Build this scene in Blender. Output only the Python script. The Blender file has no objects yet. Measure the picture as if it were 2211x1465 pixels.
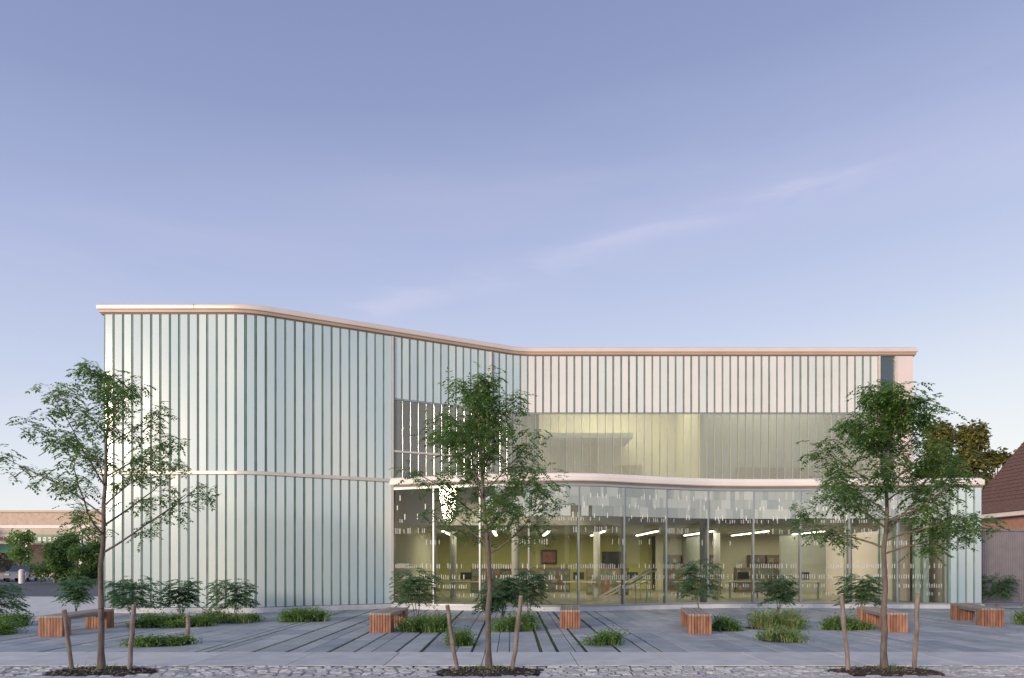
import bpy, math, random
from mathutils import Vector, Matrix
R = random.Random(11)
scene = bpy.context.scene

# ---------------------------------------------------------------- helpers
def mat(name, col, rough=0.6, var=0.0, scale=3.0, bump=0.0, metal=0.0, coat=0.0, emit=None, estr=0.0,
        transl=0.0, col2=None, stretch=None, detail=4.0, spec=0.5, ior=None):
    m = bpy.data.materials.new(name); m.use_nodes = True
    nt = m.node_tree; b = nt.nodes['Principled BSDF']
    b.inputs['Base Color'].default_value = (*col, 1)
    b.inputs['Roughness'].default_value = rough
    b.inputs['Metallic'].default_value = metal
    b.inputs['Coat Weight'].default_value = coat
    b.inputs['Coat Roughness'].default_value = 0.08
    b.inputs['Specular IOR Level'].default_value = spec
    if ior: b.inputs['IOR'].default_value = ior
    if emit:
        b.inputs['Emission Color'].default_value = (*emit, 1); b.inputs['Emission Strength'].default_value = estr
    if var > 0 or col2 or bump > 0:
        tc = nt.nodes.new('ShaderNodeTexCoord'); mp = nt.nodes.new('ShaderNodeMapping')
        if stretch: mp.inputs['Scale'].default_value = stretch
        n = nt.nodes.new('ShaderNodeTexNoise'); n.inputs['Scale'].default_value = scale; n.inputs['Detail'].default_value = detail
        nt.links.new(tc.outputs['Object'], mp.inputs['Vector']); nt.links.new(mp.outputs['Vector'], n.inputs['Vector'])
        r = nt.nodes.new('ShaderNodeValToRGB')
        c2 = col2 or tuple(min(1, c*(1+var)) for c in col)
        c1 = col if col2 else tuple(c*(1-var) for c in col)
        r.color_ramp.elements[0].color = (*c1, 1); r.color_ramp.elements[0].position = 0.32
        r.color_ramp.elements[1].color = (*c2, 1); r.color_ramp.elements[1].position = 0.68
        nt.links.new(n.outputs['Fac'], r.inputs['Fac']); nt.links.new(r.outputs['Color'], b.inputs['Base Color'])
        if bump > 0:
            bp = nt.nodes.new('ShaderNodeBump'); bp.inputs['Strength'].default_value = bump; bp.inputs['Distance'].default_value = 0.02
            nt.links.new(n.outputs['Fac'], bp.inputs['Height']); nt.links.new(bp.outputs['Normal'], b.inputs['Normal'])
    if transl > 0:
        out = nt.nodes['Material Output']; t = nt.nodes.new('ShaderNodeBsdfTranslucent')
        t.inputs['Color'].default_value = (min(1,col[0]*1.7), min(1,col[1]*1.8), col[2]*1.1, 1)
        mx = nt.nodes.new('ShaderNodeMixShader'); mx.inputs[0].default_value = transl
        nt.links.new(b.outputs[0], mx.inputs[1]); nt.links.new(t.outputs[0], mx.inputs[2]); nt.links.new(mx.outputs[0], out.inputs['Surface'])
    return m

def glassmat(name, tint, opaque=0.0, ocol=(0.5,0.5,0.5), refl=1.5, rough=0.02):
    m = bpy.data.materials.new(name); m.use_nodes = True; nt = m.node_tree; nt.nodes.clear()
    out = nt.nodes.new('ShaderNodeOutputMaterial'); tr = nt.nodes.new('ShaderNodeBsdfTransparent')
    tr.inputs[0].default_value = (*tint, 1)
    df = nt.nodes.new('ShaderNodeBsdfDiffuse'); df.inputs[0].default_value = (*ocol, 1)
    m1 = nt.nodes.new('ShaderNodeMixShader'); m1.inputs[0].default_value = opaque
    nt.links.new(tr.outputs[0], m1.inputs[1]); nt.links.new(df.outputs[0], m1.inputs[2])
    gl = nt.nodes.new('ShaderNodeBsdfGlossy'); gl.inputs['Roughness'].default_value = rough
    fr = nt.nodes.new('ShaderNodeFresnel'); fr.inputs[0].default_value = refl
    m2 = nt.nodes.new('ShaderNodeMixShader')
    nt.links.new(fr.outputs[0], m2.inputs[0]); nt.links.new(m1.outputs[0], m2.inputs[1]); nt.links.new(gl.outputs[0], m2.inputs[2])
    nt.links.new(m2.outputs[0], out.inputs[0])
    return m

class MB:
    def __init__(s): s.v=[]; s.f=[]; s.m=[]; s.mats=[]
    def mi(s, m):
        if m not in s.mats: s.mats.append(m)
        return s.mats.index(m)
    def face(s, pts, m):
        i=len(s.v); s.v.extend([tuple(p) for p in pts]); s.f.append(tuple(range(i,i+len(pts)))); s.m.append(s.mi(m))
    def boxax(s, c, ax, ay, az, m):
        c=Vector(c); ax=Vector(ax); ay=Vector(ay); az=Vector(az); i=len(s.v); k=s.mi(m)
        for sz in (-1,1):
            for sx,sy in ((-1,-1),(1,-1),(1,1),(-1,1)):
                s.v.append(tuple(c+ax*sx+ay*sy+az*sz))
        for q in ((0,3,2,1),(4,5,6,7),(0,1,5,4),(1,2,6,5),(2,3,7,6),(3,0,4,7)):
            s.f.append(tuple(i+a for a in q)); s.m.append(k)
    def box(s, x0,x1,y0,y1,z0,z1,m):
        s.boxax(((x0+x1)/2,(y0+y1)/2,(z0+z1)/2),((x1-x0)/2,0,0),(0,(y1-y0)/2,0),(0,0,(z1-z0)/2),m)
    def chambox(s, x0,x1,y0,y1,z0,z1,c,m,dz=None):
        k=s.mi(m); i=len(s.v); d=dz if dz else c
        for (a,z) in ((0,z0),(0,z1-d),(c,z1)):
            s.v += [(x0+a,y0+a,z),(x1-a,y0+a,z),(x1-a,y1-a,z),(x0+a,y1-a,z)]
        for l in (0,4):
            for j in range(4):
                s.f.append((i+l+j,i+l+(j+1)%4,i+l+4+(j+1)%4,i+l+4+j)); s.m.append(k)
        s.f.append((i+8,i+9,i+10,i+11)); s.m.append(k)
    def tube(s, p0,p1,r0,r1,m,n=7,cap=True):
        p0=Vector(p0); p1=Vector(p1); d=(p1-p0)
        if d.length<1e-6: return
        d.normalize(); u=d.orthogonal().normalized(); w=d.cross(u); i=len(s.v); k=s.mi(m)
        for p,r in ((p0,r0),(p1,r1)):
            for j in range(n):
                a=2*math.pi*j/n; s.v.append(tuple(p+u*math.cos(a)*r+w*math.sin(a)*r))
        for j in range(n):
            s.f.append((i+j,i+(j+1)%n,i+n+(j+1)%n,i+n+j)); s.m.append(k)
        if cap:
            s.f.append(tuple(i+n+j for j in range(n))); s.m.append(k)
            s.f.append(tuple(i+n-1-j for j in range(n))); s.m.append(k)
    def obj(s, name, parent=None, smooth=False):
        me=bpy.data.meshes.new(name); me.from_pydata(s.v,[],s.f)
        for m in s.mats: me.materials.append(m)
        me.polygons.foreach_set('material_index', s.m)
        if smooth: me.polygons.foreach_set('use_smooth',[True]*len(s.f))
        me.update(); o=bpy.data.objects.new(name,me); scene.collection.objects.link(o)
        if parent: o.parent=parent
        return o
def empty(name, loc=(0,0,0)):
    e=bpy.data.objects.new(name,None); e.location=loc; scene.collection.objects.link(e); return e

class Path:
    def __init__(s, pts):
        s.p=[Vector((x,y)) for x,y in pts]; s.s=[0]
        for a,b in zip(s.p,s.p[1:]): s.s.append(s.s[-1]+(b-a).length)
        s.L=s.s[-1]
    def at(s, t):
        t=max(0,min(s.L-1e-6,t))
        for i in range(len(s.p)-1):
            if s.s[i+1]>=t:
                d=(s.p[i+1]-s.p[i]); l=d.length; d=d/l
                return s.p[i]+d*(t-s.s[i]), d, Vector((d.y,-d.x))
    def s_at_x(s, X, lo=0):
        best=None
        n=4000
        for i in range(n):
            t=lo+(s.L-lo)*i/n
            p=s.at(t)[0]
            if best is None or abs(p.x-X)<best[0]: best=(abs(p.x-X),t)
        return best[1]
def fillet(pts, rad):
    out=[pts[0]]
    for i in range(1,len(pts)-1):
        r=rad[i]
        P=Vector(pts[i]); A=Vector(pts[i-1]); B=Vector(pts[i+1])
        if r<=0: out.append(pts[i]); continue
        a=P+(A-P).normalized()*r; b=P+(B-P).normalized()*r
        for k in range(13):
            t=k/12; q=a*(1-t)**2+P*2*t*(1-t)+b*t*t; out.append((q.x,q.y))
    out.append(pts[-1]); return out
def catmull(pts, n=12):
    P=[Vector(p) for p in pts]; P=[P[0]*2-P[1]]+P+[P[-1]*2-P[-2]]; out=[]
    for i in range(1,len(P)-2):
        for k in range(n):
            t=k/n; a,b,c,d=P[i-1],P[i],P[i+1],P[i+2]
            q=0.5*((2*b)+(c-a)*t+(2*a-5*b+4*c-d)*t*t+(3*b-a-3*c+d)*t**3); out.append((q.x,q.y))
    out.append(tuple(P[-2])); return out
def sweep(mb, path, s0, s1, profile, m, closed=True, step=None):
    ts=[s0]+[t for t in path.s if s0+.01<t<s1-.01]+[s1]
    rings=[]
    pts=[path.at(t)[0] for t in ts]
    for i,p in enumerate(pts):
        if i==0: d=(pts[1]-p).normalized(); n=Vector((d.y,-d.x))
        elif i==len(pts)-1: d=(p-pts[i-1]).normalized(); n=Vector((d.y,-d.x))
        else:
            d1=(p-pts[i-1]).normalized(); d2=(pts[i+1]-p).normalized()
            n1=Vector((d1.y,-d1.x)); n2=Vector((d2.y,-d2.x)); n=(n1+n2).normalized(); n=n/max(0.4,n.dot(n1))
        k=len(mb.v)
        for o,z in profile: mb.v.append((p.x+n.x*o,p.y+n.y*o,z))
        rings.append(k)
    c=len(profile); mi=mb.mi(m)
    for a,b in zip(rings,rings[1:]):
        for j in range(c if closed else c-1):
            mb.f.append((a+j,b+j,b+(j+1)%c,a+(j+1)%c)); mb.m.append(mi)
    if closed:
        mb.f.append(tuple(rings[0]+j for j in range(c))); mb.m.append(mi)
        mb.f.append(tuple(rings[-1]+c-1-j for j in range(c))); mb.m.append(mi)

# ---------------------------------------------------------------- camera
cam=bpy.data.cameras.new('camera'); co=bpy.data.objects.new('camera',cam); scene.collection.objects.link(co)
co.location=(0,0,1.6); co.rotation_euler=(math.radians(90),0,0)
cam.sensor_width=36; cam.lens=24; cam.shift_y=0.2182; cam.clip_end=3000; cam.clip_start=0.1
scene.camera=co
scene.view_settings.view_transform='Standard'; scene.view_settings.look='None'; scene.view_settings.exposure=0

# ---------------------------------------------------------------- world
w=bpy.data.worlds.new('World'); scene.world=w; w.use_nodes=True; nt=w.node_tree; nt.nodes.clear()
N=nt.nodes.new; Lk=nt.links.new
out=N('ShaderNodeOutputWorld'); bg=N('ShaderNodeBackground'); bg.inputs[1].default_value=0.122; Lk(bg.outputs[0],out.inputs[0])
SUN_EL=math.radians(9); SUN_ROT=math.radians(218)
sky=N('ShaderNodeTexSky'); sky.sky_type='NISHITA'; sky.sun_disc=False; sky.sun_elevation=SUN_EL; sky.sun_rotation=SUN_ROT
tc=N('ShaderNodeTexCoord'); sep=N('ShaderNodeSeparateXYZ'); Lk(tc.outputs['Generated'],sep.inputs[0])
ramp=N('ShaderNodeValToRGB'); cr=ramp.color_ramp
stops=[(0.0,(8.6,8.2,7.6)),(0.07,(8.1,8.1,8.0)),(0.17,(6.8,7.2,7.9)),(0.28,(5.1,5.7,7.4)),(0.42,(3.7,4.25,6.5)),(0.56,(2.55,3.05,5.1)),(0.68,(2.05,2.5,4.4)),(1.0,(2.2,2.7,4.3))]
cr.elements[0].position=0; cr.elements[0].color=(*[c/10 for c in stops[0][1]],1)
cr.elements[1].position=1; cr.elements[1].color=(*[c/10 for c in stops[-1][1]],1)
for p,c in stops[1:-1]:
    e=cr.elements.new(p); e.color=(*[x/10 for x in c],1)
ad=N('ShaderNodeMath'); ad.operation='MULTIPLY_ADD'; Lk(sep.outputs['X'],ad.inputs[0]); ad.inputs[1].default_value=-0.08; Lk(sep.outputs['Z'],ad.inputs[2])
Lk(ad.outputs[0],ramp.inputs[0])
sc=N('ShaderNodeVectorMath'); sc.operation='SCALE'; sc.inputs['Scale'].default_value=10; Lk(ramp.outputs[0],sc.inputs[0])
mx=N('ShaderNodeMix'); mx.data_type='RGBA'; mx.inputs[0].default_value=0.88; Lk(sky.outputs[0],mx.inputs[6]); Lk(sc.outputs[0],mx.inputs[7])
def streak(n, wid, amt, nscale, seed, lo=.34, hi=.72):
    dt=N('ShaderNodeVectorMath'); dt.operation='DOT_PRODUCT'; Lk(tc.outputs['Generated'],dt.inputs[0]); dt.inputs[1].default_value=n
    mp=N('ShaderNodeMapping'); mp.inputs['Rotation'].default_value=(0,math.radians(17),0); mp.inputs['Scale'].default_value=(nscale,nscale*.6,nscale*5); mp.inputs['Location'].default_value=(seed,0,0)
    Lk(tc.outputs['Generated'],mp.inputs[0])
    no=N('ShaderNodeTexNoise'); no.inputs['Scale'].default_value=1; no.inputs['Detail'].default_value=7; no.inputs['Roughness'].default_value=.6; no.inputs['Distortion'].default_value=.5; Lk(mp.outputs[0],no.inputs['Vector'])
    wob=N('ShaderNodeMath'); wob.operation='MULTIPLY_ADD'; Lk(no.outputs[0],wob.inputs[0]); wob.inputs[1].default_value=0.07; Lk(dt.outputs['Value'],wob.inputs[2])
    off=N('ShaderNodeMath'); off.operation='SUBTRACT'; Lk(wob.outputs[0],off.inputs[0]); off.inputs[1].default_value=0.035
    ab=N('ShaderNodeMath'); ab.operation='ABSOLUTE'; Lk(off.outputs[0],ab.inputs[0])
    mr=N('ShaderNodeMapRange'); mr.interpolation_type='SMOOTHSTEP'; Lk(ab.outputs[0],mr.inputs[0]); mr.inputs[1].default_value=0; mr.inputs[2].default_value=wid; mr.inputs[3].default_value=amt; mr.inputs[4].default_value=0
    nr=N('ShaderNodeMapRange'); nr.interpolation_type='SMOOTHSTEP'; Lk(no.outputs[0],nr.inputs[0]); nr.inputs[1].default_value=lo; nr.inputs[2].default_value=hi
    mu=N('ShaderNodeMath'); mu.operation='MULTIPLY'; Lk(mr.outputs[0],mu.inputs[0]); Lk(nr.outputs[0],mu.inputs[1]); return mu
s1=streak((.254,.375,-.892),.024,.26,3.4,1.3,.38,.68)
s2=streak((.16,.47,-.868),.14,.14,1.4,9.0)
s3=streak((.254,.36,-.90),.07,.12,1.6,2.0)
a=N('ShaderNodeMath'); a.operation='ADD'; Lk(s1.outputs[0],a.inputs[0]); Lk(s2.outputs[0],a.inputs[1])
a2=N('ShaderNodeMath'); a2.operation='ADD'; Lk(a.outputs[0],a2.inputs[0]); Lk(s3.outputs[0],a2.inputs[1])
mx2=N('ShaderNodeMix'); mx2.data_type='RGBA'; Lk(a2.outputs[0],mx2.inputs[0]); Lk(mx.outputs[2],mx2.inputs[6]); mx2.inputs[7].default_value=(6.6,6.3,7.5,1)
Lk(mx2.outputs[2],bg.inputs[0])

sd=bpy.data.lights.new('sun','SUN'); sd.energy=3.6; sd.angle=math.radians(12); sd.color=(1.0,.80,.62)
so=bpy.data.objects.new('sun',sd); scene.collection.objects.link(so)
tosun=Vector((math.sin(SUN_ROT)*math.cos(SUN_EL),math.cos(SUN_ROT)*math.cos(SUN_EL),math.sin(SUN_EL)))
so.rotation_euler=tosun.to_track_quat('Z','Y').to_euler(); so.location=tosun*50

# ---------------------------------------------------------------- materials
M_plank=[mat('channel_glass_%d'%i,c,rough=.14,scale=.30,coat=1.0,stretch=(1,1,.55),col2=c2,ior=1.9,detail=2) for i,(c,c2) in enumerate([((.46,.60,.67),(.68,.74,.69)),((.50,.64,.69),(.72,.77,.72)),((.43,.57,.64),(.64,.71,.67)),((.48,.62,.67),(.70,.75,.71)),((.42,.56,.63),(.62,.70,.67))])]
M_plankLit=[mat('channel_glass_warm_lit_%d'%i,c,rough=.20,var=.05,scale=.5,coat=.8,ior=1.7) for i,c in enumerate([(.68,.67,.65),(.64,.66,.65),(.70,.68,.66)])]  # lit copy of the channel glass, warm light put into its colour
M_edge=mat('glass_edge_green',(.20,.34,.30),rough=.55,var=.2,scale=2)
M_edgeL=mat('glass_edge_light',(.28,.42,.37),rough=.6,var=.1,scale=2)
M_edgeY=mat('glass_edge_yellow',(.46,.48,.33),rough=.6,var=.1,scale=2)
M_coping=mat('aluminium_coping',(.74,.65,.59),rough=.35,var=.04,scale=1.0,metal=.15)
M_copshade=mat('coping_painted_shade',(.46,.34,.26),rough=.5,var=.06,scale=1.0,metal=.1)  # brown band painted as the warm shadow below the coping lip
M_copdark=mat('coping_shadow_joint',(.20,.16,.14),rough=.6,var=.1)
M_white=mat('white_render',(.70,.68,.66),rough=.55,var=.05,scale=2)
M_pink=mat('end_wall_metal',(.70,.61,.59),rough=.45,var=.04,scale=1.5)
M_fascia=mat('canopy_fascia',(.78,.73,.70),rough=.3,var=.04,scale=1.2)
M_glass=glassmat('clear_glass',(.86,.90,.83),opaque=.03,ocol=(.4,.45,.42),refl=1.55)
M_winplank=[glassmat('clear_channel_%d'%i,t,opaque=o,ocol=(.46,.49,.44),refl=1.8,rough=.12) for i,(t,o) in enumerate([((.84,.88,.79),.36),((.80,.84,.76),.40),((.86,.90,.81),.32)])]
M_frit=[glassmat('frit_%d'%i,(.8,.85,.82),opaque=o,ocol=c,refl=1.5,rough=.1) for i,(o,c) in enumerate([(.80,(.44,.50,.49)),(.86,(.52,.58,.56)),(.76,(.38,.45,.45)),(.92,(.76,.78,.74))])]
M_fritW=glassmat('frit_white',(.8,.8,.8),opaque=.75,ocol=(.62,.64,.60),refl=1.45,rough=.1)
M_mull=mat('mullion_metal',(.36,.39,.41),rough=.35,metal=.4,var=.05)
M_mulll=mat('mullion_light',(.64,.59,.54),rough=.4,metal=.2,var=.05)
M_plinth=mat('concrete_plinth',(.64,.65,.66),rough=.8,var=.08,scale=4)
M_yell=mat('interior_yellow_wall',(.50,.48,.16),rough=.7,var=.05,scale=.6)
M_cream=mat('interior_cream',(.62,.58,.44),rough=.7,var=.08,scale=.5)
M_grey=mat('interior_grey',(.32,.33,.30),rough=.8,var=.15,scale=.5)
M_dark=mat('interior_dark',(.05,.05,.045),rough=.7,var=.2)
M_shelf=mat('bookcase_frame',(.16,.12,.08),rough=.6,var=.2)
M_ceil=mat('interior_ceiling',(.40,.40,.36),rough=.8,var=.05)
M_floor=mat('interior_floor',(.26,.24,.15),rough=.35,var=.15,scale=1)
M_roof=mat('roof_membrane',(.35,.35,.35),rough=.9,var=.1)
M_tube=mat('fluorescent_tube',(.9,.9,.8),emit=(1,.95,.80),estr=6)
M_wood=[mat('bench_wood_%d'%i,c,rough=.6,var=.25,scale=9,bump=.3,stretch=(1,1,.4)) for i,c in enumerate([(.36,.17,.10),(.30,.135,.08),(.41,.21,.125)])]
M_woodtop=[mat('bench_seat_wood_%d'%i,c,rough=.65,var=.15,scale=8,bump=.2) for i,c in enumerate([(.40,.32,.26),(.35,.28,.23),(.45,.37,.30)])]
M_bark=mat('bark',(.17,.14,.12),rough=.9,var=.35,scale=18,bump=.8,stretch=(1,1,.3))
M_barkS=mat('stake_bark',(.26,.21,.185),rough=.9,var=.35,scale=14,bump=.8,stretch=(1,1,.3))
M_cut=mat('cut_wood',(.45,.36,.28),rough=.8,var=.15)
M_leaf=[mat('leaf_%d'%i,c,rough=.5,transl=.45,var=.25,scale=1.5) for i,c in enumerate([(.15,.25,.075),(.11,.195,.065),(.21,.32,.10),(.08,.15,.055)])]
M_sleaf=[mat('shrub_leaf_%d'%i,c,rough=.5,transl=.3,var=.25,scale=3) for i,c in enumerate([(.10,.20,.10),(.075,.16,.08),(.15,.26,.12)])]
M_grass=[mat('grass_blade_%d'%i,c,rough=.6,transl=.3,var=.2,scale=4) for i,c in enumerate([(.15,.26,.07),(.21,.33,.085),(.10,.19,.06),(.40,.38,.24)])]
M_sunleaf=[mat('sunlit_leaf_%d'%i,c,rough=.6,transl=.2,var=.3,scale=.8) for i,c in enumerate([(.17,.17,.045),(.10,.12,.035),(.06,.085,.03),(.25,.20,.05)])]  # yellow-green foliage with the low sun's gold mixed into the colour
M_pav=[mat('bluestone_%d'%i,c,rough=.7,var=.14,scale=2.2,bump=.15,detail=8) for i,c in enumerate([(.38,.42,.43),(.43,.455,.46),(.33,.365,.39),(.47,.49,.485),(.39,.42,.41)])]
M_joint=mat('paver_joint',(.06,.07,.05),rough=.95,var=.4,scale=12)
M_conc=[mat('sidewalk_concrete_%d'%i,c,rough=.85,var=.10,scale=2.5,bump=.1,detail=10) for i,c in enumerate([(.66,.65,.63),(.61,.61,.595),(.70,.69,.66)])]
M_cob=[mat('cobble_%d'%i,c,rough=.75,var=.25,scale=15,bump=.4) for i,c in enumerate([(.56,.56,.56),(.47,.47,.48),(.64,.63,.61),(.38,.38,.40),(.53,.50,.46)])]
M_kerb=mat('kerb_stone',(.55,.55,.56),rough=.8,var=.12,scale=5)
M_asph=mat('asphalt',(.11,.115,.125),rough=.9,var=.25,scale=6,bump=.2,detail=10)
M_mulch=mat('mulch',(.065,.055,.045),rough=1,var=.5,scale=30,bump=1)
M_earth=mat('ground_earth',(.10,.12,.07),rough=1,var=.3,scale=.3)

# ---------------------------------------------------------------- ground
g=MB(); g.face([(-900,-900,-.16),(900,-900,-.16),(900,900,-.16),(-900,900,-.16)],M_earth); g.obj('ground')
g=MB(); g.face([(-200,-8,-.135),(200,-8,-.135),(200,9.40,-.135),(-200,9.40,-.135)],M_asph)
lm=mat('road_paint',(.65,.6,.35),rough=.7,var=.2,scale=8)
for i in range(-12,13): g.face([(i*9,1.9,-.131),(i*9+3,1.9,-.131),(i*9+3,2.05,-.131),(i*9,2.05,-.131)],lm)
g.obj('road')
g=MB(); g.face([(-200,31,-.14),(-13.6,31,-.14),(-13.6,66,-.14),(-200,66,-.14)],M_asph)
for i in range(14):
    x=-75+i*2.7; g.face([(x,61,-.136),(x+.1,61,-.136),(x+.1,65.5,-.136),(x,65.5,-.136)],mat('bay_line_paint',(.6,.6,.6),var=.1) if i==0 else g.mats[-1])
g.obj('parking_street')
g=MB(); g.box(-200,-13.6,66.2,75.9,-.3,-.02,M_conc[1]); g.obj('shop_pavement')
g=MB(); x=-40
while x<40:
    g.chambox(x+.006,x+1.514,10.62,12.18,-.2,0,.008,R.choice(M_conc)); x+=1.52
g.box(-40,40,10.6,12.2,-.3,-.012,M_joint); g.obj('sidewalk')
g=MB(); y=12.2
while y<31:
    x=-50
    while x<-13.8:
        g.chambox(x+.006,x+1.99,y+.006,y+1.80,-.2,-.002,.008,R.choice(M_conc)); x+=2
    y+=1.81
g.box(-50,-13.8,12.2,31,-.3,-.014,M_joint)
g.box(16.6,40,24.6,40,-.2,-.01,M_conc[1])
g.obj('side_pavement')
g=MB(); x=-40
while x<40:
    g.chambox(x+.004,x+1.796,9.40,9.56,-.3,.005,.015,M_kerb); x+=1.8
g.obj('kerb')
pits=[(-6.03,9.98),(-.34,10.0),(5.51,10.05)]
g=MB(); g.box(-40,40,9.56,10.6,-.3,-.03,M_joint)
y=9.575
while y<10.58:
    x=-16+R.random()*.1
    dy=.112
    while x<16:
        L=R.uniform(.13,.22)
        cx=x+L/2
        if not any(abs(cx-px)<.74+R.uniform(-.04,.04) and 9.68<y<10.38 for px,py in pits):
            h=R.uniform(-.014,.012)
            g.chambox(x+.008,x+L-.008,y+.008,y+dy-.008,-.06,h,.022,R.choice(M_cob),.02)
        x+=L
    y+=dy
g.obj('cobblestone_strip')
for px,py in pits:
    g=MB(); n=26
    ring=[(px+.76*math.cos(a*2*math.pi/n)*(1+.04*R.uniform(-1,1)),10.03+.40*math.sin(a*2*math.pi/n)*(1+.1*R.uniform(-1,1)),-.015) for a in range(n)]
    inner=[(px+(p[0]-px)*.5,10.03+(p[1]-10.03)*.5,.035) for p in ring]
    for i in range(n):
        g.face([ring[i],ring[(i+1)%n],inner[(i+1)%n],inner[i]],M_mulch)
    g.face(inner,M_mulch)
    for i in range(420):
        a=R.uniform(0,6.28); r=math.sqrt(R.random())*1.02; xx=px+.76*r*math.cos(a); yy=10.03+.4*r*math.sin(a)
        zz=.045-max(0,r-.5)*.1; L=R.uniform(.012,.04); b=R.uniform(0,6.28)
        g.boxax((xx,yy,zz),(L*math.cos(b),L*math.sin(b),R.uniform(-.01,.01)),(-.008*math.sin(b),.008*math.cos(b),0),(0,0,.005),R.choice([M_mulch,M_mulch,M_mulch,M_barkS]))
    for i in range(60):
        a=R.uniform(0,6.28); r=.1+abs(R.gauss(0,.22)); p=Vector((px+r*math.cos(a),10.03+r*.5*math.sin(a),.03)); t=p+Vector((R.uniform(-.05,.05),R.uniform(-.05,.05),R.uniform(.03,.10)))
        g.face([p-Vector((.006,0,0)),p+Vector((.006,0,0)),t],M_grass[R.randrange(3)])
    g.obj('mulch_bed')
g=MB(); g.box(-13.8,20,12.2,24.4,-.3,-.02,M_joint)
x=-13.8
while x<19.8:
    wd=R.choice([.22,.30,.30,.45,.45,.60]); y=12.2-R.uniform(0,.8); gap=R.choice([.014,.014,.02,.05,.07])
    while y<24.3:
        L=R.uniform(.9,2.4); y0=max(12.205,y+.006); y1=min(24.3,y+L-.006)
        if y1-y0>.1: g.chambox(x,x+wd-gap,y0,y1,-.1,R.uniform(-.003,.002),.006,R.choice(M_pav))
        y+=L
    if gap>.05:
        for k in range(90):
            px=x+wd-gap*R.random(); py=R.uniform(12.25,21); t=R.uniform(.0,.025)
            g.face([(px-.006,py,-.02),(px+.006,py,-.02),(px+R.uniform(-.02,.02),py+R.uniform(-.02,.02),t)],M_grass[2])
    x+=wd
g.obj('plaza_paving')

# ---------------------------------------------------------------- library
lib=empty('library_building')
X0,X1=-12.94,15.27; YB=39
up=Path(fillet([(X0,YB),(X0,21.7),(-8.31,21.7),(.27,26.1),(X1,26.1),(X1,YB)],[0,0,.55,.55,0,0]))
sL=YB-21.7
sJ=up.s_at_x(-4.2,sL)
sW=up.s_at_x(13.97,sL); sR=up.s_at_x(14.62,sL); sK=up.s_at_x(.3,sL)
can=Path(catmull([(-4.2,23.8),(-1.6,22.9),(2.03,22.45),(4.7,23.3),(7.0,24.0),(9.6,24.1),(12.2,23.9),(16.35,23.75)]))
def planks(mb, path, s0, s1, z0, z1, mats, edge, sp=.30, gap=.048, dep=.07, fin=None, off=0.0):
    fin=fin or M_edgeL
    n=max(1,round((s1-s0)/sp)); d=(s1-s0)/n
    for i in range(n):
        c,t,nn=path.at(s0+d*(i+.5)); gw=gap*R.uniform(.8,1.2)
        m=mats[R.randrange(len(mats))]; hw=(d-gw)/2
        ang=R.uniform(-.014,.014); t2=Vector((t.x*math.cos(ang)-t.y*math.sin(ang),t.x*math.sin(ang)+t.y*math.cos(ang))); n2=Vector((t2.y,-t2.x))
        T=Vector((t2.x,t2.y,0)); Nn=Vector((n2.x,n2.y,0)); C=Vector((c.x,c.y,0))
        prof=[(-hw,0),(-hw,dep-.012),(-hw+.012,dep),(hw-.012,dep),(hw,dep-.012),(hw,0)]
        k=len(mb.v); mi=mb.mi(m); me_=mb.mi(edge)
        for z in (z0,z1):
            for a,b in prof:
                q=C+T*a+Nn*(b+off); mb.v.append((q.x,q.y,z))
        for j in range(5):
            mb.f.append((k+j,k+j+1,k+7+j,k+6+j)); mb.m.append(mi if j==2 else me_)
        mb.f.append(tuple(k+6+j for j in range(6))); mb.m.append(mi)
        q,tf,nf=path.at(s0+d*i)
        mb.boxax((q.x+nf.x*(dep*.45+off),q.y+nf.y*(dep*.45+off),(z0+z1)/2),(tf.x*.008,tf.y*.008,0),(nf.x*dep*.45,nf.y*dep*.45,0),(0,0,(z1-z0)/2-.002),fin)
fa=MB()
planks(fa,up,0.2,sL-.02,.18,4.38,M_plank,M_edge); planks(fa,up,0.2,sL-.02,4.51,9.5,M_plank,M_edge)
planks(fa,up,sL+.02,sJ,.18,4.38,M_plank,M_edge); planks(fa,up,sL+.02,sJ,4.51,9.5,M_plank,M_edge)
planks(fa,up,sJ+.06,sK,7.32,9.5,M_plank,M_edge); planks(fa,up,sK,sW,7.32,9.5,M_plankLit,M_edge)
fa.obj('channel_glass_panels',lib)
fb=MB()
sweep(fb,up,0,sJ,[(.0,.1),(.0,9.5),(-.15,9.5),(-.15,.1)],M_edge)
sweep(fb,up,sJ,sW,[(.0,7.3),(.0,9.5),(-.15,9.5),(-.15,7.3)],M_edge)
fb.obj('panel_backing',lib)
wp=MB(); planks(wp,up,sJ+.06,sK,4.56,7.26,M_winplank,M_winplank[1],gap=.03,fin=M_mull); planks(wp,up,sK,sW,4.56,7.26,M_winplank,M_winplank[1],gap=.03,fin=M_edgeY); wp.obj('window_channel_glass',lib)
tr=MB()
sweep(tr,up,0,sJ,[(.0,4.375),(.10,4.385),(.12,4.40),(.12,4.495),(.10,4.505),(.0,4.515)],M_mulll)
sweep(tr,up,sJ,sW,[(.002,7.265),(.080,7.27),(.080,7.305),(.002,7.31)],M_mull)
sg=up.s_at_x(-1.0,sL)
sweep(tr,up,sJ,sg,[(.002,5.44),(.11,5.44),(.11,5.51),(.002,5.51)],M_mulll)
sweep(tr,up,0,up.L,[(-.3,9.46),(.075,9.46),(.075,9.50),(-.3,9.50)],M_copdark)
sweep(tr,up,0,up.L,[(-.3,9.503),(.105,9.503),(.12,9.52),(.12,9.60),(-.3,9.60)],M_copshade)
sweep(tr,up,0,up.L,[(-.35,9.603),(.14,9.603),(.165,9.62),(.175,9.70),(.15,9.76),(.08,9.80),(0,9.82),(-.35,9.82)],M_coping)
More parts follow.
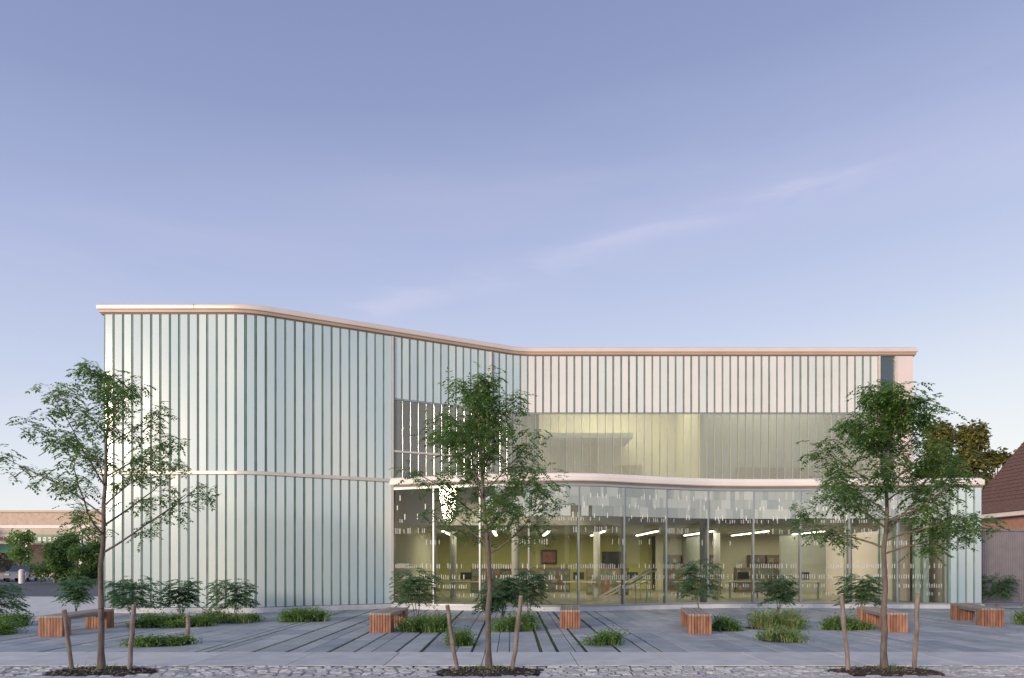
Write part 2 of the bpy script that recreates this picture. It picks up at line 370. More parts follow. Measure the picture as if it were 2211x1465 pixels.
sweep(tr,up,0,sL+0,[(.0,0),(.14,0),(.14,.165),(.0,.165)],M_plinth)
sweep(tr,up,sL,sJ,[(.0,0),(.16,0),(.16,.165),(.0,.165)],M_plinth)
for s,z0 in ((sJ+.01,.17),(up.s_at_x(-.82,sL),4.56),(sW+.02,4.56),(sR,4.56)):
    c,t,n=up.at(s); tr.boxax((c.x+n.x*.06,c.y+n.y*.06,(z0+9.455)/2),(t.x*.03,t.y*.03,0),(n.x*.07,n.y*.07,0),(0,0,(9.455-z0)/2),M_mulll)
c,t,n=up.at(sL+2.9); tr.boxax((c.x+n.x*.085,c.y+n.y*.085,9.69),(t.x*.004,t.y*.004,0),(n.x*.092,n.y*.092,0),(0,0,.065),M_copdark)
tr.obj('coping_and_trim',lib)
ew=MB(); Mbw=glassmat('blue_window',(.3,.38,.42),opaque=.5,ocol=(.10,.15,.19),refl=1.8)
ew.box(14.02,14.58,26.06,26.12,4.56,9.45,Mbw)
ew.box(14.66,X1,26.0,26.2,4.56,9.455,M_pink); ew.box(X1-.1,X1,26.2,YB,0,9.455,M_pink)
ew.box(X0,X1,YB,YB+.2,0,9.455,M_white)
ew.obj('end_wall',lib)
def slab(mb,poly,z0,z1,m):
    mb.face([(x,y,z1) for x,y in reversed(poly)],m); mb.face([(x,y,z0) for x,y in poly],m)
    for a,b in zip(poly,poly[1:]+poly[:1]): mb.face([(*a,z0),(*b,z0),(*b,z1),(*a,z1)],m)
def inset(path,d):
    pts=[]
    for i,p in enumerate(path.p):
        a=path.p[max(0,i-1)]; b=path.p[min(len(path.p)-1,i+1)]; t=(b-a).normalized(); pts.append((p.x-t.y*d,p.y+t.x*d))
    return pts
sl=MB(); pin=[(max(X0+.2,min(X1-.12,x)),min(YB-.02,y)) for x,y in inset(up,.2)]
slab(sl,pin,9.30,9.62,M_roof); slab(sl,pin,4.18,4.50,M_ceil)
cpi=inset(can,.12)+[(16.2,YB-.06),(-4.1,YB-.06)]
slab(sl,cpi,4.22,4.46,M_roof)
sl.obj('floor_and_roof_slabs',lib)
# ------------- lower storey
lo=MB()
sweep(lo,can,0,can.L,[(-.35,4.27),(.10,4.27),(.14,4.30),(.15,4.42),(.12,4.50),(.05,4.54),(-.35,4.54)],M_fascia)
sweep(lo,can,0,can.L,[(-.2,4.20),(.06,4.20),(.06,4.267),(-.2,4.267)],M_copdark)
sweep(lo,can,0,can.L,[(-.25,0),(.14,0),(.14,.14),(-.25,.14)],M_plinth)
lo.box(16.15,16.35,23.9,YB,0,4.54,M_white)
lo.obj('canopy',lib)
gl=MB(); sweep(gl,can,.05,can.L-.05,[(.0,.145),(.0,4.20)],M_glass,closed=False); gl.obj('curtain_wall_glass',lib,smooth=True)
mu=MB(); sEndGlass=can.s_at_x(15.1)
nm=12; sp=sEndGlass/nm
for i in range(nm+1):
    c,t,n=can.at(max(.05,sp*i)); mu.boxax((c.x-n.x*.06,c.y-n.y*.06,2.17),(t.x*.026,t.y*.026,0),(n.x*.09,n.y*.09,0),(0,0,2.02),M_mull)
sweep(mu,can,.02,can.L-.02,[(-.12,4.12),(.05,4.12),(.05,4.197),(-.12,4.197)],M_mull)
sweep(mu,can,.02,can.L-.02,[(-.12,.142),(.05,.142),(.05,.20),(-.12,.20)],M_mull)
mu.obj('mullions',lib)
pe=MB(); planks(pe,can,sEndGlass+.1,can.L-.04,.2,4.19,M_plank,M_edge,off=.015)
for X in (13.1,13.6,14.3,14.6):
    s=can.s_at_x(X); planks(pe,can,s-.13,s+.13,.2,4.12,M_plank,M_edge,off=-.35)
pe.obj('end_channel_glass',lib)
fr=MB()
def chip(s,w2,z0,z1,m,o=.012):
    c,t,n=can.at(s); x,y=c.x+n.x*o,c.y+n.y*o
    fr.face([(x-t.x*w2,y-t.y*w2,z0),(x+t.x*w2,y+t.y*w2,z0),(x+t.x*w2,y+t.y*w2,z1),(x-t.x*w2,y-t.y*w2,z1)],m)
def dens_s(s): return 0.0 if s<3.2 else min(1,.25+(s-3.2)/2.2)
rows=[(4.11,3.80,1.0),(3.797,3.48,1.0),(3.477,3.14,.97)]
for zt,zb,pr in rows:
    s=.1
    while s<sEndGlass:
        wd=R.choice([.08,.12,.16,.25,.35])
        if R.random()<pr*dens_s(s): chip(s+wd/2,wd/2-.002,zb,zt,R.choice(M_frit[:3]))
        s+=wd
    s=.1
    while s<sEndGlass:
        if R.random()<.40*max(.15,dens_s(s)): chip(s,.018,zb-.06,zb+R.uniform(.05,.14),M_frit[3],.016)
        s+=R.uniform(.08,.26)
for (zc,dens,h) in ((2.98,.30,.14),(2.6,.10,.2),(2.2,.05,.2),(1.40,.62,.17),(1.03,.70,.17),(.72,.15,.15),(.45,.06,.12)):
    s=.1
    while s<sEndGlass:
        if math.sin(s*1.9+zc*5)+R.uniform(-1.2,1.2)>1-2*dens: chip(s,R.choice([.012,.016,.02]),zc+R.uniform(-.01,.01),zc+h*R.uniform(.75,1.0),M_fritW if R.random()<.55 else M_frit[1])
        s+=.08
fr.obj('frit_pattern',lib)
it=MB()
it.box(-4.1,16.1,24.35,38.8,.0,.12,M_floor)
it.box(-4.25,-4.1,24.0,38.8,.12,4.18,M_cream)
it.box(-4.1,7.8,38.0,38.2,.12,3.05,M_yell); it.box(7.8,16.1,37.0,37.2,.12,3.05,M_cream)
it.box(-4.1,16.1,25.8,38.8,3.05,3.15,M_ceil); it.box(-4.1,16.1,25.7,25.8,3.0,4.18,M_white)
it.box(5.0,6.3,37.9,37.98,.12,2.2,M_dark); it.box(1.6,2.5,37.9,37.98,1.5,2.3,M_dark)
Mred=mat('red_print',(.35,.13,.09),var=.3,scale=4); it.box(1.7,2.4,37.86,37.9,1.6,2.2,Mred)
it.box(9.2,9.4,33,37,.12,3.05,M_grey); it.box(13.0,16.0,33,33.2,.12,3.05,M_grey)
Mbk=[mat('book_%d'%i,c,var=.3,scale=5) for i,c in enumerate([(.22,.12,.08),(.14,.17,.2),(.30,.27,.20),(.15,.19,.12)])]
for (bx,by) in ((-2,33),(1,34),(3.4,31),(7.9,32),(11,33.5),(-.5,29.5)):
    it.box(bx,bx+1.9,by,by+.4,.12,1.35,M_shelf)
    for sh_ in (.25,.6,.95):
        x=bx+.06
        while x<bx+1.8:
            ww=R.uniform(.05,.16); it.box(x,x+ww*.9,by-.02,by,sh_,sh_+R.uniform(.2,.28),R.choice(Mbk)); x+=ww
for bx in (0,1,2,5,6):
    x=8.2+bx*.9; it.box(x,x+.8,36.4,36.9,.12,2.0,M_shelf)
    for sh_ in (.4,.8,1.2,1.6):
        q=x+.06
        while q<x+.7:
            ww=R.uniform(.06,.2); it.box(q,min(q+ww*.9,x+.76),36.36,36.4,sh_,sh_+R.uniform(.18,.27),R.choice(Mbk)); q+=ww
for i in range(7):
    x=-2.5+i*2.3; y=27.6+.5*(i%2)
    it.box(x,x+1.3,y,y+.7,.78,.82,M_cream)
    for dx in (.05,1.2): it.box(x+dx,x+dx+.05,y+.3,y+.4,.12,.78,M_mull)
    it.box(x+.4,x+.85,y+.3,y+.34,.9,1.2,M_dark)
it.obj('interior_fitout',lib)
cl=MB()
for (x,y) in ((.12,24.6),(7.1,25.3),(12.3,25.0),(3.6,29),(9,30),(-2.5,29)): cl.tube((x,y,.12),(x,y,4.18),.14,.14,M_white,20)
cl.obj('columns',lib,smooth=True)
st=MB()
for dy in (0,1.2):
    st.tube((3.4,25.4+dy,.25),(5.4,25.4+dy,1.35),.035,.035,M_mulll); st.tube((3.4,25.4+dy,.18),(5.4,25.4+dy,1.05),.015,.015,M_mulll)
    for k in range(6): st.tube((3.4+k*.4,25.4+dy,.12),(3.4+k*.4,25.4+dy,.27+k*.2),.012,.012,M_mulll)
st.obj('stair_rail',lib)
fx=MB()
for x in (-3.0,-.8,1.6,4.0,6.3,8.7,11.1,13.6):
    fx.box(x-.06,x+.06,29.6,34.4,2.93,2.97,M_tube); fx.box(x-.08,x+.08,29.55,34.45,2.972,3.03,M_white)
fx.obj('light_fixtures',lib)
def area(name,loc,sx,sy,pw,col=(1,.93,.74)):
    d=bpy.data.lights.new(name,'AREA'); d.shape='RECTANGLE'; d.size=sx; d.size_y=sy; d.energy=pw; d.color=col
    o=bpy.data.objects.new(name,d); o.location=loc; o.parent=lib; scene.collection.objects.link(o)
for x in (-1,4,9,13.5): area('ceiling_lamp',(x,32.0,2.9),3.5,8,135)
area('ceiling_lamp',(4.2,28.2,8.9),5,1.2,250,(1,.90,.72)); area('ceiling_lamp',(11,28.2,8.9),5,2,170,(1,.93,.80)); area('ceiling_lamp',(-1.5,28.2,8.9),2,2,80,(1,.9,.75))
ui=MB()
ui.box(1.2,7.4,30.4,30.5,4.5,9.2,M_cream); ui.box(7.3,7.42,26.5,30.4,4.5,9.2,M_cream); ui.box(7.5,X1-.2,29.6,29.7,4.5,9.2,M_grey)
ui.box(-4.0,1.2,31,31.1,4.5,9.2,M_grey)
ui.box(1.3,5.0,28.2,30.3,6.75,6.95,M_white)
ui.box(2.2,5.5,28.8,29.1,4.5,5.7,mat('upper_shelf',(.4,.34,.2),var=.2)); ui.box(9.5,13,28.8,29.1,4.5,5.6,mat('upper_bookcase',(.24,.20,.15),var=.2))
ui.obj('upper_interior',lib)

# ---------------------------------------------------------------- benches
def bench(x0,y0,x1,y1):
    e=empty('park_bench',(x0,y0,0)); d=Vector((x1-x0,y1-y0,0)); L=d.length; ang=math.atan2(d.y,d.x)-math.pi/2; e.rotation_euler=(0,0,ang)
    W=.50; H=.45; n=8; sw=W/n
    s=MB()
    for i in range(n):
        a=-W/2+i*sw
        s.chambox(a+.005,a+sw-.005,.0,L,H-.05,H+R.uniform(-.001,.001),.004,R.choice(M_woodtop))
    s.obj('seat',e)
    for nm_,y in (('leg_1',0.004),('leg_2',L-.36)):
        l=MB()
        for i in range(n):
            a=-W/2+i*sw
            l.box(a+.006,a+sw-.006,y,y+.05,.0,H-.052,R.choice(M_wood)); l.box(a+.006,a+sw-.006,y+.30,y+.35,.0,H-.052,R.choice(M_wood))
        for k in range(4):
            for sx in (-W/2+.004,W/2-.044): l.box(sx,sx+.04,y+.056+k*.062,y+.056+k*.062+.052,.0,H-.052,R.choice(M_wood))
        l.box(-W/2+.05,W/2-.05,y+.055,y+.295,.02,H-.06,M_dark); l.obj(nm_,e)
    b=MB(); b.box(-.18,-.14,.36,L-.36,H-.12,H-.052,M_mull); b.box(.14,.18,.36,L-.36,H-.12,H-.052,M_mull); b.obj('frame',e)
for q in ((-9.95,14.7,-10.1,16.9),(-3.0,15.5,-2.9,17.5),(1.4,16.5,1.58,18.5),(4.19,15.2,4.55,17.4),(8.78,15.6,9.25,17.8),(12.05,17.1,12.6,19.2)): bench(*q)

# ---------------------------------------------------------------- trees
def leaflet(mb,p,d,up_,L,Wd,m):
    s=d.cross(up_)
    if s.length<1e-4: s=Vector((1,0,0))
    s.normalize(); mb.face([p,p+d*L*.5+s*Wd*.5,p+d*L,p+d*L*.5-s*Wd*.5],m)
def compound(mb,p,d,L,pairs,ll,lw,mats,rnd,droop=.5):
    d=d.normalized(); pos=Vector(p); m=rnd.choice(mats)
    for k in range(pairs):
        t=(k+1)/pairs; dd=(d+Vector((0,0,-droop*t))).normalized(); pos=pos+dd*(L/pairs)
        s=dd.cross(Vector((0,0,1)))
        if s.length<1e-3: s=Vector((1,0,0))
        s.normalize(); u=Vector((rnd.uniform(-.4,.4),rnd.uniform(-.4,.4),1)).normalized()
        for sg_ in (-1,1):
            leaflet(mb,pos,(s*sg_+dd*.5+Vector((0,0,-.25*droop))+Vector((rnd.uniform(-.2,.2),rnd.uniform(-.2,.2),rnd.uniform(-.2,.2)))).normalized(),u,ll*rnd.uniform(.8,1.1),lw,m)
    leaflet(mb,pos,dd,Vector((0.2,0.1,1)),ll,lw,m)
def limb(mb,p,d,L,r,rnd,bend=.15,up_=.0,n=5,r1=.3):
    pts=[Vector(p)]; d=d.normalized()
    for k in range(n):
        d=(d+Vector((rnd.uniform(-bend,bend),rnd.uniform(-bend,bend),rnd.uniform(-bend,bend)+up_))).normalized()
        q=pts[-1]+d*(L/n); ra=r*(1-(1-r1)*k/n); rb=r*(1-(1-r1)*(k+1)/n)
        mb.tube(pts[-1],q,ra,rb,M_bark,6,cap=False); pts.append(q)
    return pts
def tree(x,y,H,fork,prof,seed,dens=1.0,topx=0,nl=11):
    rnd=random.Random(seed); e=empty('street_tree',(x,y,0)); tb=MB(); lf=MB()
    pts=[Vector((0,0,-.02))]; n=14
    for k in range(1,n+1):
        z=H*.97*k/n; bend=max(0,(z-fork)/(H-fork))
        pts.append(Vector((topx*bend+rnd.uniform(-.018,.018),rnd.uniform(-.018,.018),z)))
    def tr_(z): return .042*(1-z/H)**.8+.005+(.018 if z<.1 else 0)
    for a,b in zip(pts,pts[1:]): tb.tube(a,b,tr_(a.z),tr_(b.z),M_bark,9,cap=False)
    def onT(z):
        i=min(n-1,int(z/(H*.97)*n)); a,b=pts[i],pts[i+1]; t=(z-a.z)/(b.z-a.z); return a.lerp(b,max(0,min(1,t)))
    def foliate(q,spread,cnt):
        for _ in range(max(1,int(cnt*dens+rnd.random()))):
            v=Vector((rnd.gauss(0,1),rnd.gauss(0,1),rnd.gauss(0,.6)))*spread
            d=Vector((rnd.uniform(-1,1),rnd.uniform(-1,1),rnd.uniform(-.5,.5)))
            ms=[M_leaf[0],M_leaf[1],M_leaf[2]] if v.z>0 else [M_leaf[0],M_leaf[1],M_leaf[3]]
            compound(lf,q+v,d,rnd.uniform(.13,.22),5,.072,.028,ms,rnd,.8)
    for i in range(nl):
        t=(i+.3)/nl; z=fork+(H-fork)*.84*t**1.05; a=i*2.4+rnd.uniform(-.4,.4)
        rad=prof(z)*rnd.uniform(.85,1.08)
        el=math.radians(28+30*t+rnd.uniform(-8,8)); L=rad/math.cos(el)*.92
        d=Vector((math.cos(a)*math.cos(el),math.sin(a)*math.cos(el),math.sin(el)))
        P=limb(tb,onT(z),d,L,.017*(1-t*.6),rnd,.13,.0,6)
        for k in range(2,len(P)):
            for j in range(2 if k<len(P)-1 else 3):
                dd=(P[k]-P[k-1]).normalized()+Vector((rnd.uniform(-1,1),rnd.uniform(-1,1),rnd.uniform(-.6,.7)))*.9
                Q=limb(tb,P[k],dd,rnd.uniform(.20,.38)*(.55+.45*(1-t)),.005,rnd,.25,-.05,3)
                foliate(Q[-1],.085*(1-.3*t),6*(1-.4*t)); foliate(Q[-2],.07,4*(1-.4*t))
    for k in range(10):
        z=H*(.76+.22*k/10); q=onT(min(z,H*.96))
        Q=limb(tb,q,Vector((rnd.uniform(-1,1),rnd.uniform(-1,1),.8)),.20,.005,rnd,.2,0,3); foliate(Q[-1],.07,5); foliate(Q[1],.05,2)
    tb.obj('trunk_and_limbs',e,smooth=True); lf.obj('foliage',e)
    return e
def pr(H,f,wmax):
    def g(z):
        t=(z-f)/(H-f); return wmax*max(.16,(1-abs(t-.10)*1.12))
    return g
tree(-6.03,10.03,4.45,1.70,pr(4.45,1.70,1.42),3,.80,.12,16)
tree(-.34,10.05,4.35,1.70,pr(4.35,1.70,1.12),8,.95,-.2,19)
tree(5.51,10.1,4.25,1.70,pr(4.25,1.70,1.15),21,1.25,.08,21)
def stake(x0,y0,x1,h,r=.032):
    s=MB(); n=7
    pts=[Vector((x0+(x1-x0)*k/n+R.uniform(-.009,.009),y0+R.uniform(-.008,.008),-.02+(h+.02)*k/n)) for k in range(n+1)]
    rr=[r*R.uniform(.88,1.12) for _ in range(n+1)]
    for k in range(n): s.tube(pts[k],pts[k+1],rr[k],rr[k+1],M_barkS,10,cap=False)
    top=pts[-1]; s.tube(top,top+Vector((0,0,.012)),rr[-1]*.98,r*.8,M_cut,10); s.obj('tree_stake',None,smooth=False)
for q in ((-6.44,10.0,-6.56,.90),(-5.61,10.0,-5.54,.97),(-.80,10.0,-.95,.97),(.0,10.0,.14,1.10),(4.98,10.1,4.87,1.10),(5.95,10.1,6.01,1.15)): stake(*q)
stake(-6.75,14.2,-6.73,.50,.045)

def shrub(x,y,h,w,seed):
    rnd=random.Random(seed); e=empty('sumac_shrub',(x,y,0)); tb=MB(); lf=MB()
    for k in range(rnd.choice([2,3,3])):
        a=rnd.uniform(0,6.28); P=limb(tb,(rnd.uniform(-.05,.05),rnd.uniform(-.05,.05),0),Vector((math.cos(a)*.3*w,math.sin(a)*.3*w,1)),h*rnd.uniform(.6,.8),.016,rnd,.12,.05,5)
        for q in (P[-1],P[-2],P[-3]):
            for j in range(9):
                b=rnd.uniform(0,6.28); el=rnd.uniform(-.1,.9)
                compound(lf,q,Vector((math.cos(b),math.sin(b),el)),rnd.uniform(.26,.40)*w/1.1,8,.12,.045,M_sleaf,rnd,.75)
    for j in range(int(150*w)):
        b=rnd.uniform(0,6.28); r=math.sqrt(rnd.random())*.42*w; zz=rnd.uniform(.38,.92)-.12*(r/(.42*w)); q=Vector((math.cos(b)*r,math.sin(b)*r,h*zz))
        compound(lf,q,Vector((math.cos(b),math.sin(b),rnd.uniform(-.2,.8))),rnd.uniform(.16,.30),6,.115,.042,M_sleaf,rnd,.8)
    tb.obj('stems',e); lf.obj('foliage',e)
for i,q in enumerate([(-13.3,17.6,1.25,1.15),(-13.2,20.6,1.35,.8),(-10.0,18.1,1.4,1.2),(-9.3,19.2,1.3,.9),(-7.75,18.9,1.3,1.15),(-2.7,19.2,1.65,1.25),(-.3,19.3,1.4,.8),(.45,18.7,1.6,.85),(5.55,20.1,1.95,1.1),(7.9,20.3,1.5,.9),(9.9,19.4,1.5,1.1),(17.2,24.2,1.4,.95),(-.6,18.6,1.0,.7)]):
    shrub(*q,100+i)
def tuft(x0,x1,y,dy,h,seed,dry=.1):
    rnd=random.Random(seed); g=MB(); w=x1-x0; nn=int(900*w*dy/.5)
    cl=[(rnd.uniform(x0+.12,x1-.12),y+rnd.uniform(-dy,dy)*.4,rnd.uniform(.45,1.25)) for _ in range(max(4,int(w*8)))]
    cx=(x0+x1)/2; ring=[(cx+(w/2)*.95*math.cos(a*.3142)*rnd.uniform(.9,1.05),y+dy*.55*math.sin(a*.3142)*rnd.uniform(.9,1.05),.006) for a in range(20)]
    g.face(ring,M_mulch)
    for i in range(nn):
        c=rnd.choice(cl); a=rnd.uniform(0,6.28); r=abs(rnd.gauss(0,.13)); px,py=c[0]+r*math.cos(a),c[1]+r*math.sin(a)
        hh=h*c[2]*rnd.uniform(.4,1.1)*max(.35,1-1.6*r); lean=Vector((math.cos(a),math.sin(a),0))*hh*rnd.uniform(.1,.9)
        m=M_grass[3] if rnd.random()<dry else rnd.choice(M_grass[:3]); wd=rnd.uniform(.004,.009)
        b=a+rnd.uniform(-1.5,1.5); s=Vector((-math.sin(b)*wd,math.cos(b)*wd,0)); p=Vector((px,py,0)); mid=p+lean*.35+Vector((0,0,hh*.65)); tip=p+lean+Vector((0,0,hh*.9))
        g.face([p-s,p+s,mid+s*.8,mid-s*.8],m); g.face([mid-s*.8,mid+s*.8,tip],m)
        for _ in range(2 if dry<.2 else 1):
            leaflet(g,p.lerp(tip,rnd.uniform(.4,1))+Vector((rnd.uniform(-.04,.04),rnd.uniform(-.04,.04),rnd.uniform(-.03,.03))),Vector((rnd.uniform(-1,1),rnd.uniform(-1,1),rnd.uniform(-.3,.5))).normalized(),Vector((rnd.uniform(-.5,.5),rnd.uniform(-.5,.5),1)),.075,.038,rnd.choice(M_grass[:3]))
    g.obj('planting_bed')
for i,q in enumerate([(-14.2,-12.2,17.2,1.0,.36,.05),(-12.3,-11.2,15.4,.8,.36,.05),(-9.6,-7.6,17.2,1.0,.34,.05),(-7.5,-6.3,13.2,.5,.24,.05),(-8.35,-6.9,18.3,.8,.42,.4),(-6.4,-5.1,18.6,.6,.42,.05),(-2.6,-1.5,16.0,.8,.44,.05),(-1.3,-.7,13.3,.5,.38,.05),(-.45,.6,16.2,.8,.46,.15),(1.48,2.1,13.4,.5,.38,.05),(4.75,5.5,16.2,.6,.38,.0),(5.6,7.1,16.6,.8,.54,.45),(5.05,5.95,13.9,.5,.32,.3),(7.4,8.6,16.4,.6,.40,.05),(13.1,14.6,17.8,.9,.46,.35)]):
    tuft(*q[:5],300+i,q[5])

# ---------------------------------------------------------------- background left: shops, cars
sh=empty('shop_building'); s=MB()
M_tan=mat('tan_stucco',(.55,.46,.38),rough=.85,var=.1,scale=.5); M_bkw=mat('tan_brick_wall',(.50,.40,.33),rough=.9,var=.12,scale=2)
M_shg=glassmat('shop_glass',(.2,.22,.22),opaque=.5,ocol=(.08,.08,.08),refl=1.6)
s.box(-115,-44.6,76,92,-.1,5.6,M_tan); s.box(-115,-47,82,96,5.6,7.6,M_bkw); s.box(-115.2,-46.8,81.8,96.2,7.6,7.85,M_tan)
s.box(-115,-44.5,75.9,76,5.4,5.75,M_white)
x=-114
signs=[(.62,.6,.55),(.05,.12,.4),(.55,.55,.52),(.35,.06,.05),(.08,.2,.12)]
Msg=[mat('shop_sign_%d'%i,c,rough=.5,var=.05) for i,c in enumerate(signs)]
Maw=[mat('awning_%d'%i,c,rough=.8,var=.15) for i,c in enumerate([(.05,.14,.09),(.10,.04,.04),(.05,.07,.12)])]
order=[0,2,1,0,4,2]
k=0
while x<-47:
    s.box(x+.3,x+5.7,75.85,75.98,.5,2.9,M_shg); s.box(x-.05,x+.2,75.8,76.0,0,5.3,M_white)
    s.box(x+2.9,x+3.0,75.8,75.84,.5,2.9,M_mull)
    oi=order[k%6]; sm=Msg[oi]; s.box(x+.5,x+5.5,75.6,75.85,3.7,4.7,sm)
    for j in range(7):
        s.box(x+1+j*.55,x+1+j*.55+R.uniform(.2,.42),75.55,75.6,3.95,4.4,Msg[3] if oi in (0,2) else Msg[0])
    a=Maw[k%3]; s.face([(x+.4,75.8,3.6),(x+5.6,75.8,3.6),(x+5.6,74.6,2.9),(x+.4,74.6,2.9)],a); s.face([(x+.4,74.6,2.9),(x+5.6,74.6,2.9),(x+5.6,74.6,2.65),(x+.4,74.6,2.65)],a)
    x+=6; k+=1
s.obj('walls_and_shopfronts',sh)
def car(x,y,rot,col):
    e=empty('parked_car',(x,y,-.135)); e.rotation_euler=(0,0,rot)
    paint=mat('car_paint',col,rough=.25,coat=1,var=.03); tyre=mat('tyre',(.02,.02,.02),rough=.9,var=.2); gls=mat('car_glass',(.05,.06,.08),rough=.08,var=.1)
    lamp=mat('car_lamp',(.6,.6,.6),rough=.2,var=.1); b=MB()
    low=[(-2.2,.32),(-2.25,.62),(-2.12,.86),(-1.3,.93),(1.15,.95),(1.95,.86),(2.2,.70),(2.25,.35)]
    for sy in (-1,1):
        b.face([(px,sy*.86,z) for px,z in (low if sy<0 else low[::-1])],paint)
    for (a,c) in zip(low,low[1:]+low[:1]): b.face([(a[0],.86,a[1]),(a[0],-.86,a[1]),(c[0],-.86,c[1]),(c[0],.86,c[1])],paint)
    cb=[(-1.75,.92,.80),(-1.15,1.42,.66),(.35,1.45,.66),(1.2,.94,.80)]
    for a,c in zip(cb,cb[1:]):
        b.face([(a[0],-a[2],a[1]),(c[0],-c[2],c[1]),(c[0],c[2],c[1]),(a[0],a[2],a[1])],paint if a[1]>1.3 and c[1]>1.3 else gls)
    for sy in (-1,1): b.face([(q[0],sy*q[2],q[1]) for q in cb],gls)
    for sy in (-1,1):
        b.boxax((-.35,sy*.735,1.18),(.03,0,0),(0,.02,0),(0,-sy*.05,.24),paint)
        b.box(2.18,2.27,sy*.62-.16,sy*.62+.16,.6,.74,lamp)
    b.obj('body',e)
    wv=MB()
    for wx in (-1.4,1.4):
        for sy in (-.78,.78): wv.tube((wx,sy-.1,.32),(wx,sy+.1,.32),.32,.32,tyre,18); wv.tube((wx,sy-.11,.32),(wx,sy+.11,.32),.18,.18,lamp,12)
    wv.obj('wheels',e)
cols=[(.10,.13,.2),(.45,.46,.48),(.08,.10,.18),(.6,.6,.6),(.05,.05,.06),(.14,.18,.28),(.25,.06,.05),(.2,.22,.24)]
for i in range(12): car(-79+i*3.1,62.5+R.uniform(-.5,.5),math.radians(-65+R.uniform(-4,4)),cols[(i*5)%8])
def smalltree(name,x,y,H,w,mats,seed,n=2600,sz=.14,z0=.3,cone=0,lobes=14):
    rnd=random.Random(seed); e=empty(name,(x,y,-.1)); t=MB(); t.tube((0,0,0),(0,0,H*.75),.03*H,.01*H,M_bark,8)
    cl=[]
    for k in range(lobes):
        zt=rnd.uniform(z0,1.0); rr=w/2*(1-cone*(zt-z0)/(1-z0))*(.55 if cone==0 else .6); a=rnd.uniform(0,6.28); r=rr*math.sqrt(rnd.random())
        c=Vector((r*math.cos(a),r*math.sin(a),H*zt*.93)); cl.append((c,w*.17*(1-cone*.5*zt)))
        t.tube((0,0,H*zt*.5),c,.008*H,.003*H,M_bark,5)
    t.obj('trunk_and_limbs',e); l=MB()
    for i in range(n):
        c,r=rnd.choice(cl); v=Vector((rnd.gauss(0,1),rnd.gauss(0,1),rnd.gauss(0,.8))); v=v.normalized()*r*rnd.uniform(.3,1.15); p=c+v
        d=Vector((rnd.uniform(-1,1),rnd.uniform(-1,1),rnd.uniform(-1,.6))).normalized()
        leaflet(l,p,d,Vector((rnd.uniform(-1,1),rnd.uniform(-1,1),1)).normalized(),sz*rnd.uniform(.7,1.3),sz*.6,rnd.choice(mats))
    l.obj('foliage',e)
smalltree('shade_tree',-50.5,70,5.2,3.6,M_leaf[:3],51,1800,.3)
smalltree('shade_tree',-37.5,56,4.0,4.6,[M_leaf[1],M_leaf[3]],52,4500,.26,.15)
smalltree('shade_tree',-34.2,55,3.4,4.2,[M_leaf[1],M_leaf[3]],53,4500,.26,.15)
smalltree('shade_tree',-60,72,6,4.5,M_leaf[:3],54,1800,.3)
b=MB(); b.tube((-39.5,55,-.1),(-39.5,55,.9),.22,.22,M_white,14); b.tube((-39.5,55,.9),(-39.5,55,1.05),.24,.12,M_white,14); b.obj('bollard')
# ---------------------------------------------------------------- background right
bh=empty('brick_house'); h=MB()
M_brick=bpy.data.materials.new('red_brick'); M_brick.use_nodes=True; nt=M_brick.node_tree; bs=nt.nodes['Principled BSDF']; bs.inputs['Roughness'].default_value=.9
bt=nt.nodes.new('ShaderNodeTexBrick'); bt.inputs['Scale'].default_value=1; bt.inputs['Brick Width'].default_value=.22; bt.inputs['Row Height'].default_value=.075; bt.inputs['Mortar Size'].default_value=.008
bt.inputs['Color1'].default_value=(.30,.12,.08,1); bt.inputs['Color2'].default_value=(.38,.17,.12,1); bt.inputs['Mortar'].default_value=(.40,.34,.3,1)
tcn=nt.nodes.new('ShaderNodeTexCoord'); mpn=nt.nodes.new('ShaderNodeMapping'); mpn.inputs['Rotation'].default_value=(0,math.radians(90),0)
nt.links.new(tcn.outputs['Object'],mpn.inputs[0]); nt.links.new(mpn.outputs[0],bt.inputs[0]); nt.links.new(bt.outputs[0],bs.inputs['Base Color'])
M_shing=mat('roof_shingles',(.14,.08,.065),rough=.9,var=.3,scale=6,bump=.4,stretch=(1,1,4))
hx0,hx1,hy0,hy1=25.1,36.1,24,38; ez=3.95; rz=ez+.3+5.5*1.2; xm=(hx0+hx1)/2
h.box(hx0+.5,hx1-.5,hy0+.4,hy1-.4,-.1,ez,M_brick)
Meav=mat('eave_board',(.72,.66,.6),var=.06)
h.box(hx0,hx0+.5,hy0,hy1,ez,ez+.22,Meav); h.box(hx1-.5,hx1,hy0,hy1,ez,ez+.22,Meav)
for yy in (hy0,hy1): h.face([(hx0+.5,yy+(.4 if yy==hy0 else -.4),ez),(hx1-.5,yy+(.4 if yy==hy0 else -.4),ez),(xm,yy+(.4 if yy==hy0 else -.4),rz-.3)],M_brick)
h.face([(hx0-.1,hy0,ez+.225),(hx0-.1,hy1,ez+.225),(xm,hy1,rz),(xm,hy0,rz)],M_shing); h.face([(hx1+.1,hy0,ez+.225),(hx1+.1,hy1,ez+.225),(xm,hy1,rz),(xm,hy0,rz)],M_shing)
for k in range(3,30):
    t=k/30; h.boxax((hx0-.1+(xm-hx0+.1)*t-.012,(hy0+hy1)/2,ez+.225+(rz-ez-.225)*t+.012),(0,(hy1-hy0)/2,0),(.012,0,-.010),(.01,0,.012),M_shing)
for wy in (27,30.5,34): h.box(hx0+.44,hx0+.49,wy,wy+1.2,1,2.6,M_dark); h.box(hx0+.40,hx0+.48,wy-.1,wy+1.3,.9,.98,M_white)
h.obj('walls_and_roof',bh)
f=MB(); M_fen=mat('fence_metal',(.24,.22,.24),rough=.6,var=.1,metal=.2)
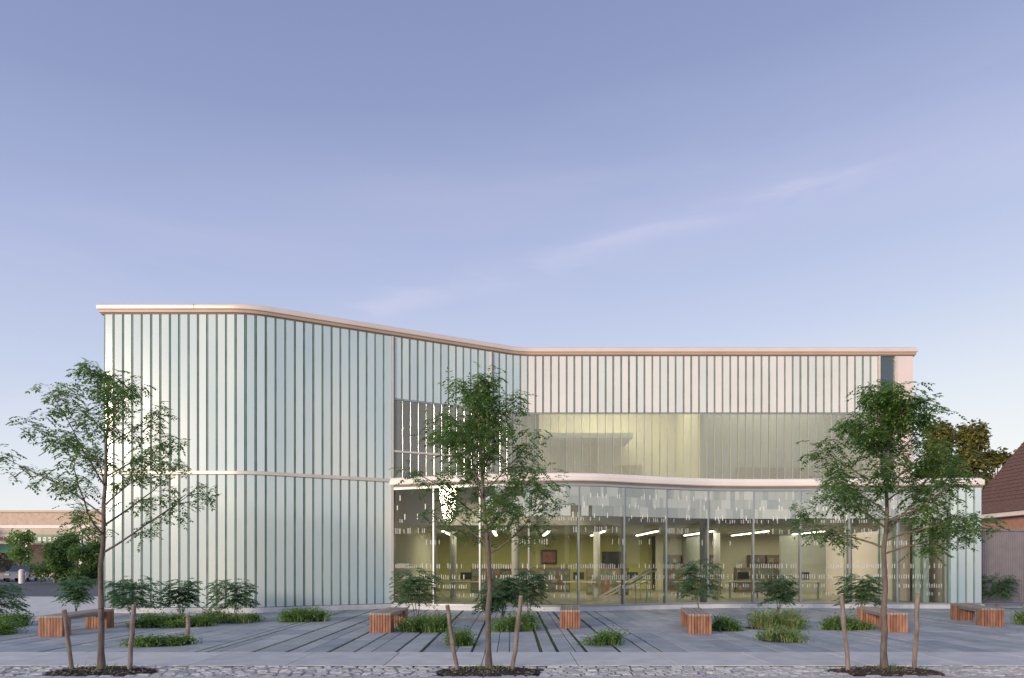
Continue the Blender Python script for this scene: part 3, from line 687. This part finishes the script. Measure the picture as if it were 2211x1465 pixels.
x=16.9
while x<24.5: f.box(x,x+.055,25.0,25.02,.12,2.75,M_fen); x+=.068
for x in (16.9,18.9,20.9,22.9,24.4): f.box(x-.04,x+.04,24.9,24.98,-.05,2.9,M_fen)
f.box(16.8,24.5,24.93,24.99,2.75,2.81,M_fen); f.box(16.8,24.5,24.93,24.99,.15,.2,M_fen); f.obj('metal_fence')
smalltree('sunlit_conifer',28.2,45,11.6,5.0,M_sunleaf,61,12000,.28,.2,.7,60)
smalltree('sunlit_conifer',30.9,46,11.6,5.2,M_sunleaf,62,12000,.28,.2,.7,60)
smalltree('sunlit_conifer',33.2,47,9.8,4.6,M_sunleaf,63,8000,.28,.2,.6,40)
l=MB(); rnd=random.Random(5)
for i in range(16000):
    x=rnd.uniform(-260,260); hgt=5+2.5*math.sin(x*.11)+2*math.sin(x*.31+1)+rnd.uniform(-1,1); p=Vector((x,rnd.uniform(150,160),rnd.random()**.8*hgt))
    leaflet(l,p,Vector((rnd.uniform(-1,1),rnd.uniform(-.3,.3),rnd.uniform(-1,1))).normalized(),Vector((0,-1,.3)),1.5,1.1,rnd.choice(M_leaf))
l.obj('distant_trees')
# unseen houses across the street, added to shade the facade and reflect in it
for k in range(9):
    e=empty('unseen_street_house'); hb=MB(); xx=-72+k*16.5+R.uniform(-1,1); ww=R.uniform(9.5,12); hh=R.uniform(4.5,6.5)
    hb.box(xx,xx+ww,-38,-28,-.1,hh,M_brick if k%2 else M_tan)
    hb.face([(xx-.3,-27.6,hh),(xx+ww+.3,-27.6,hh),(xx+ww+.3,-33,hh+2.2),(xx-.3,-33,hh+2.2)],M_shing); hb.face([(xx-.3,-38.4,hh),(xx+ww+.3,-38.4,hh),(xx+ww+.3,-33,hh+2.2),(xx-.3,-33,hh+2.2)],M_shing)
    for px in (xx,xx+ww): hb.face([(px,-38,hh),(px,-28,hh),(px,-33,hh+2.1)],M_tan)
    for fl in (1.0,3.4) if hh>5.3 else (1.0,):
        for j in range(3):
            wx=xx+1.2+j*(ww-2.4)/2.6; hb.box(wx,wx+1.1,-28.0,-27.96,fl,fl+1.4,M_dark); hb.box(wx-.1,wx+1.2,-28.0,-27.9,fl-.1,fl-.005,M_white)
    hb.obj('walls_and_roof',e)
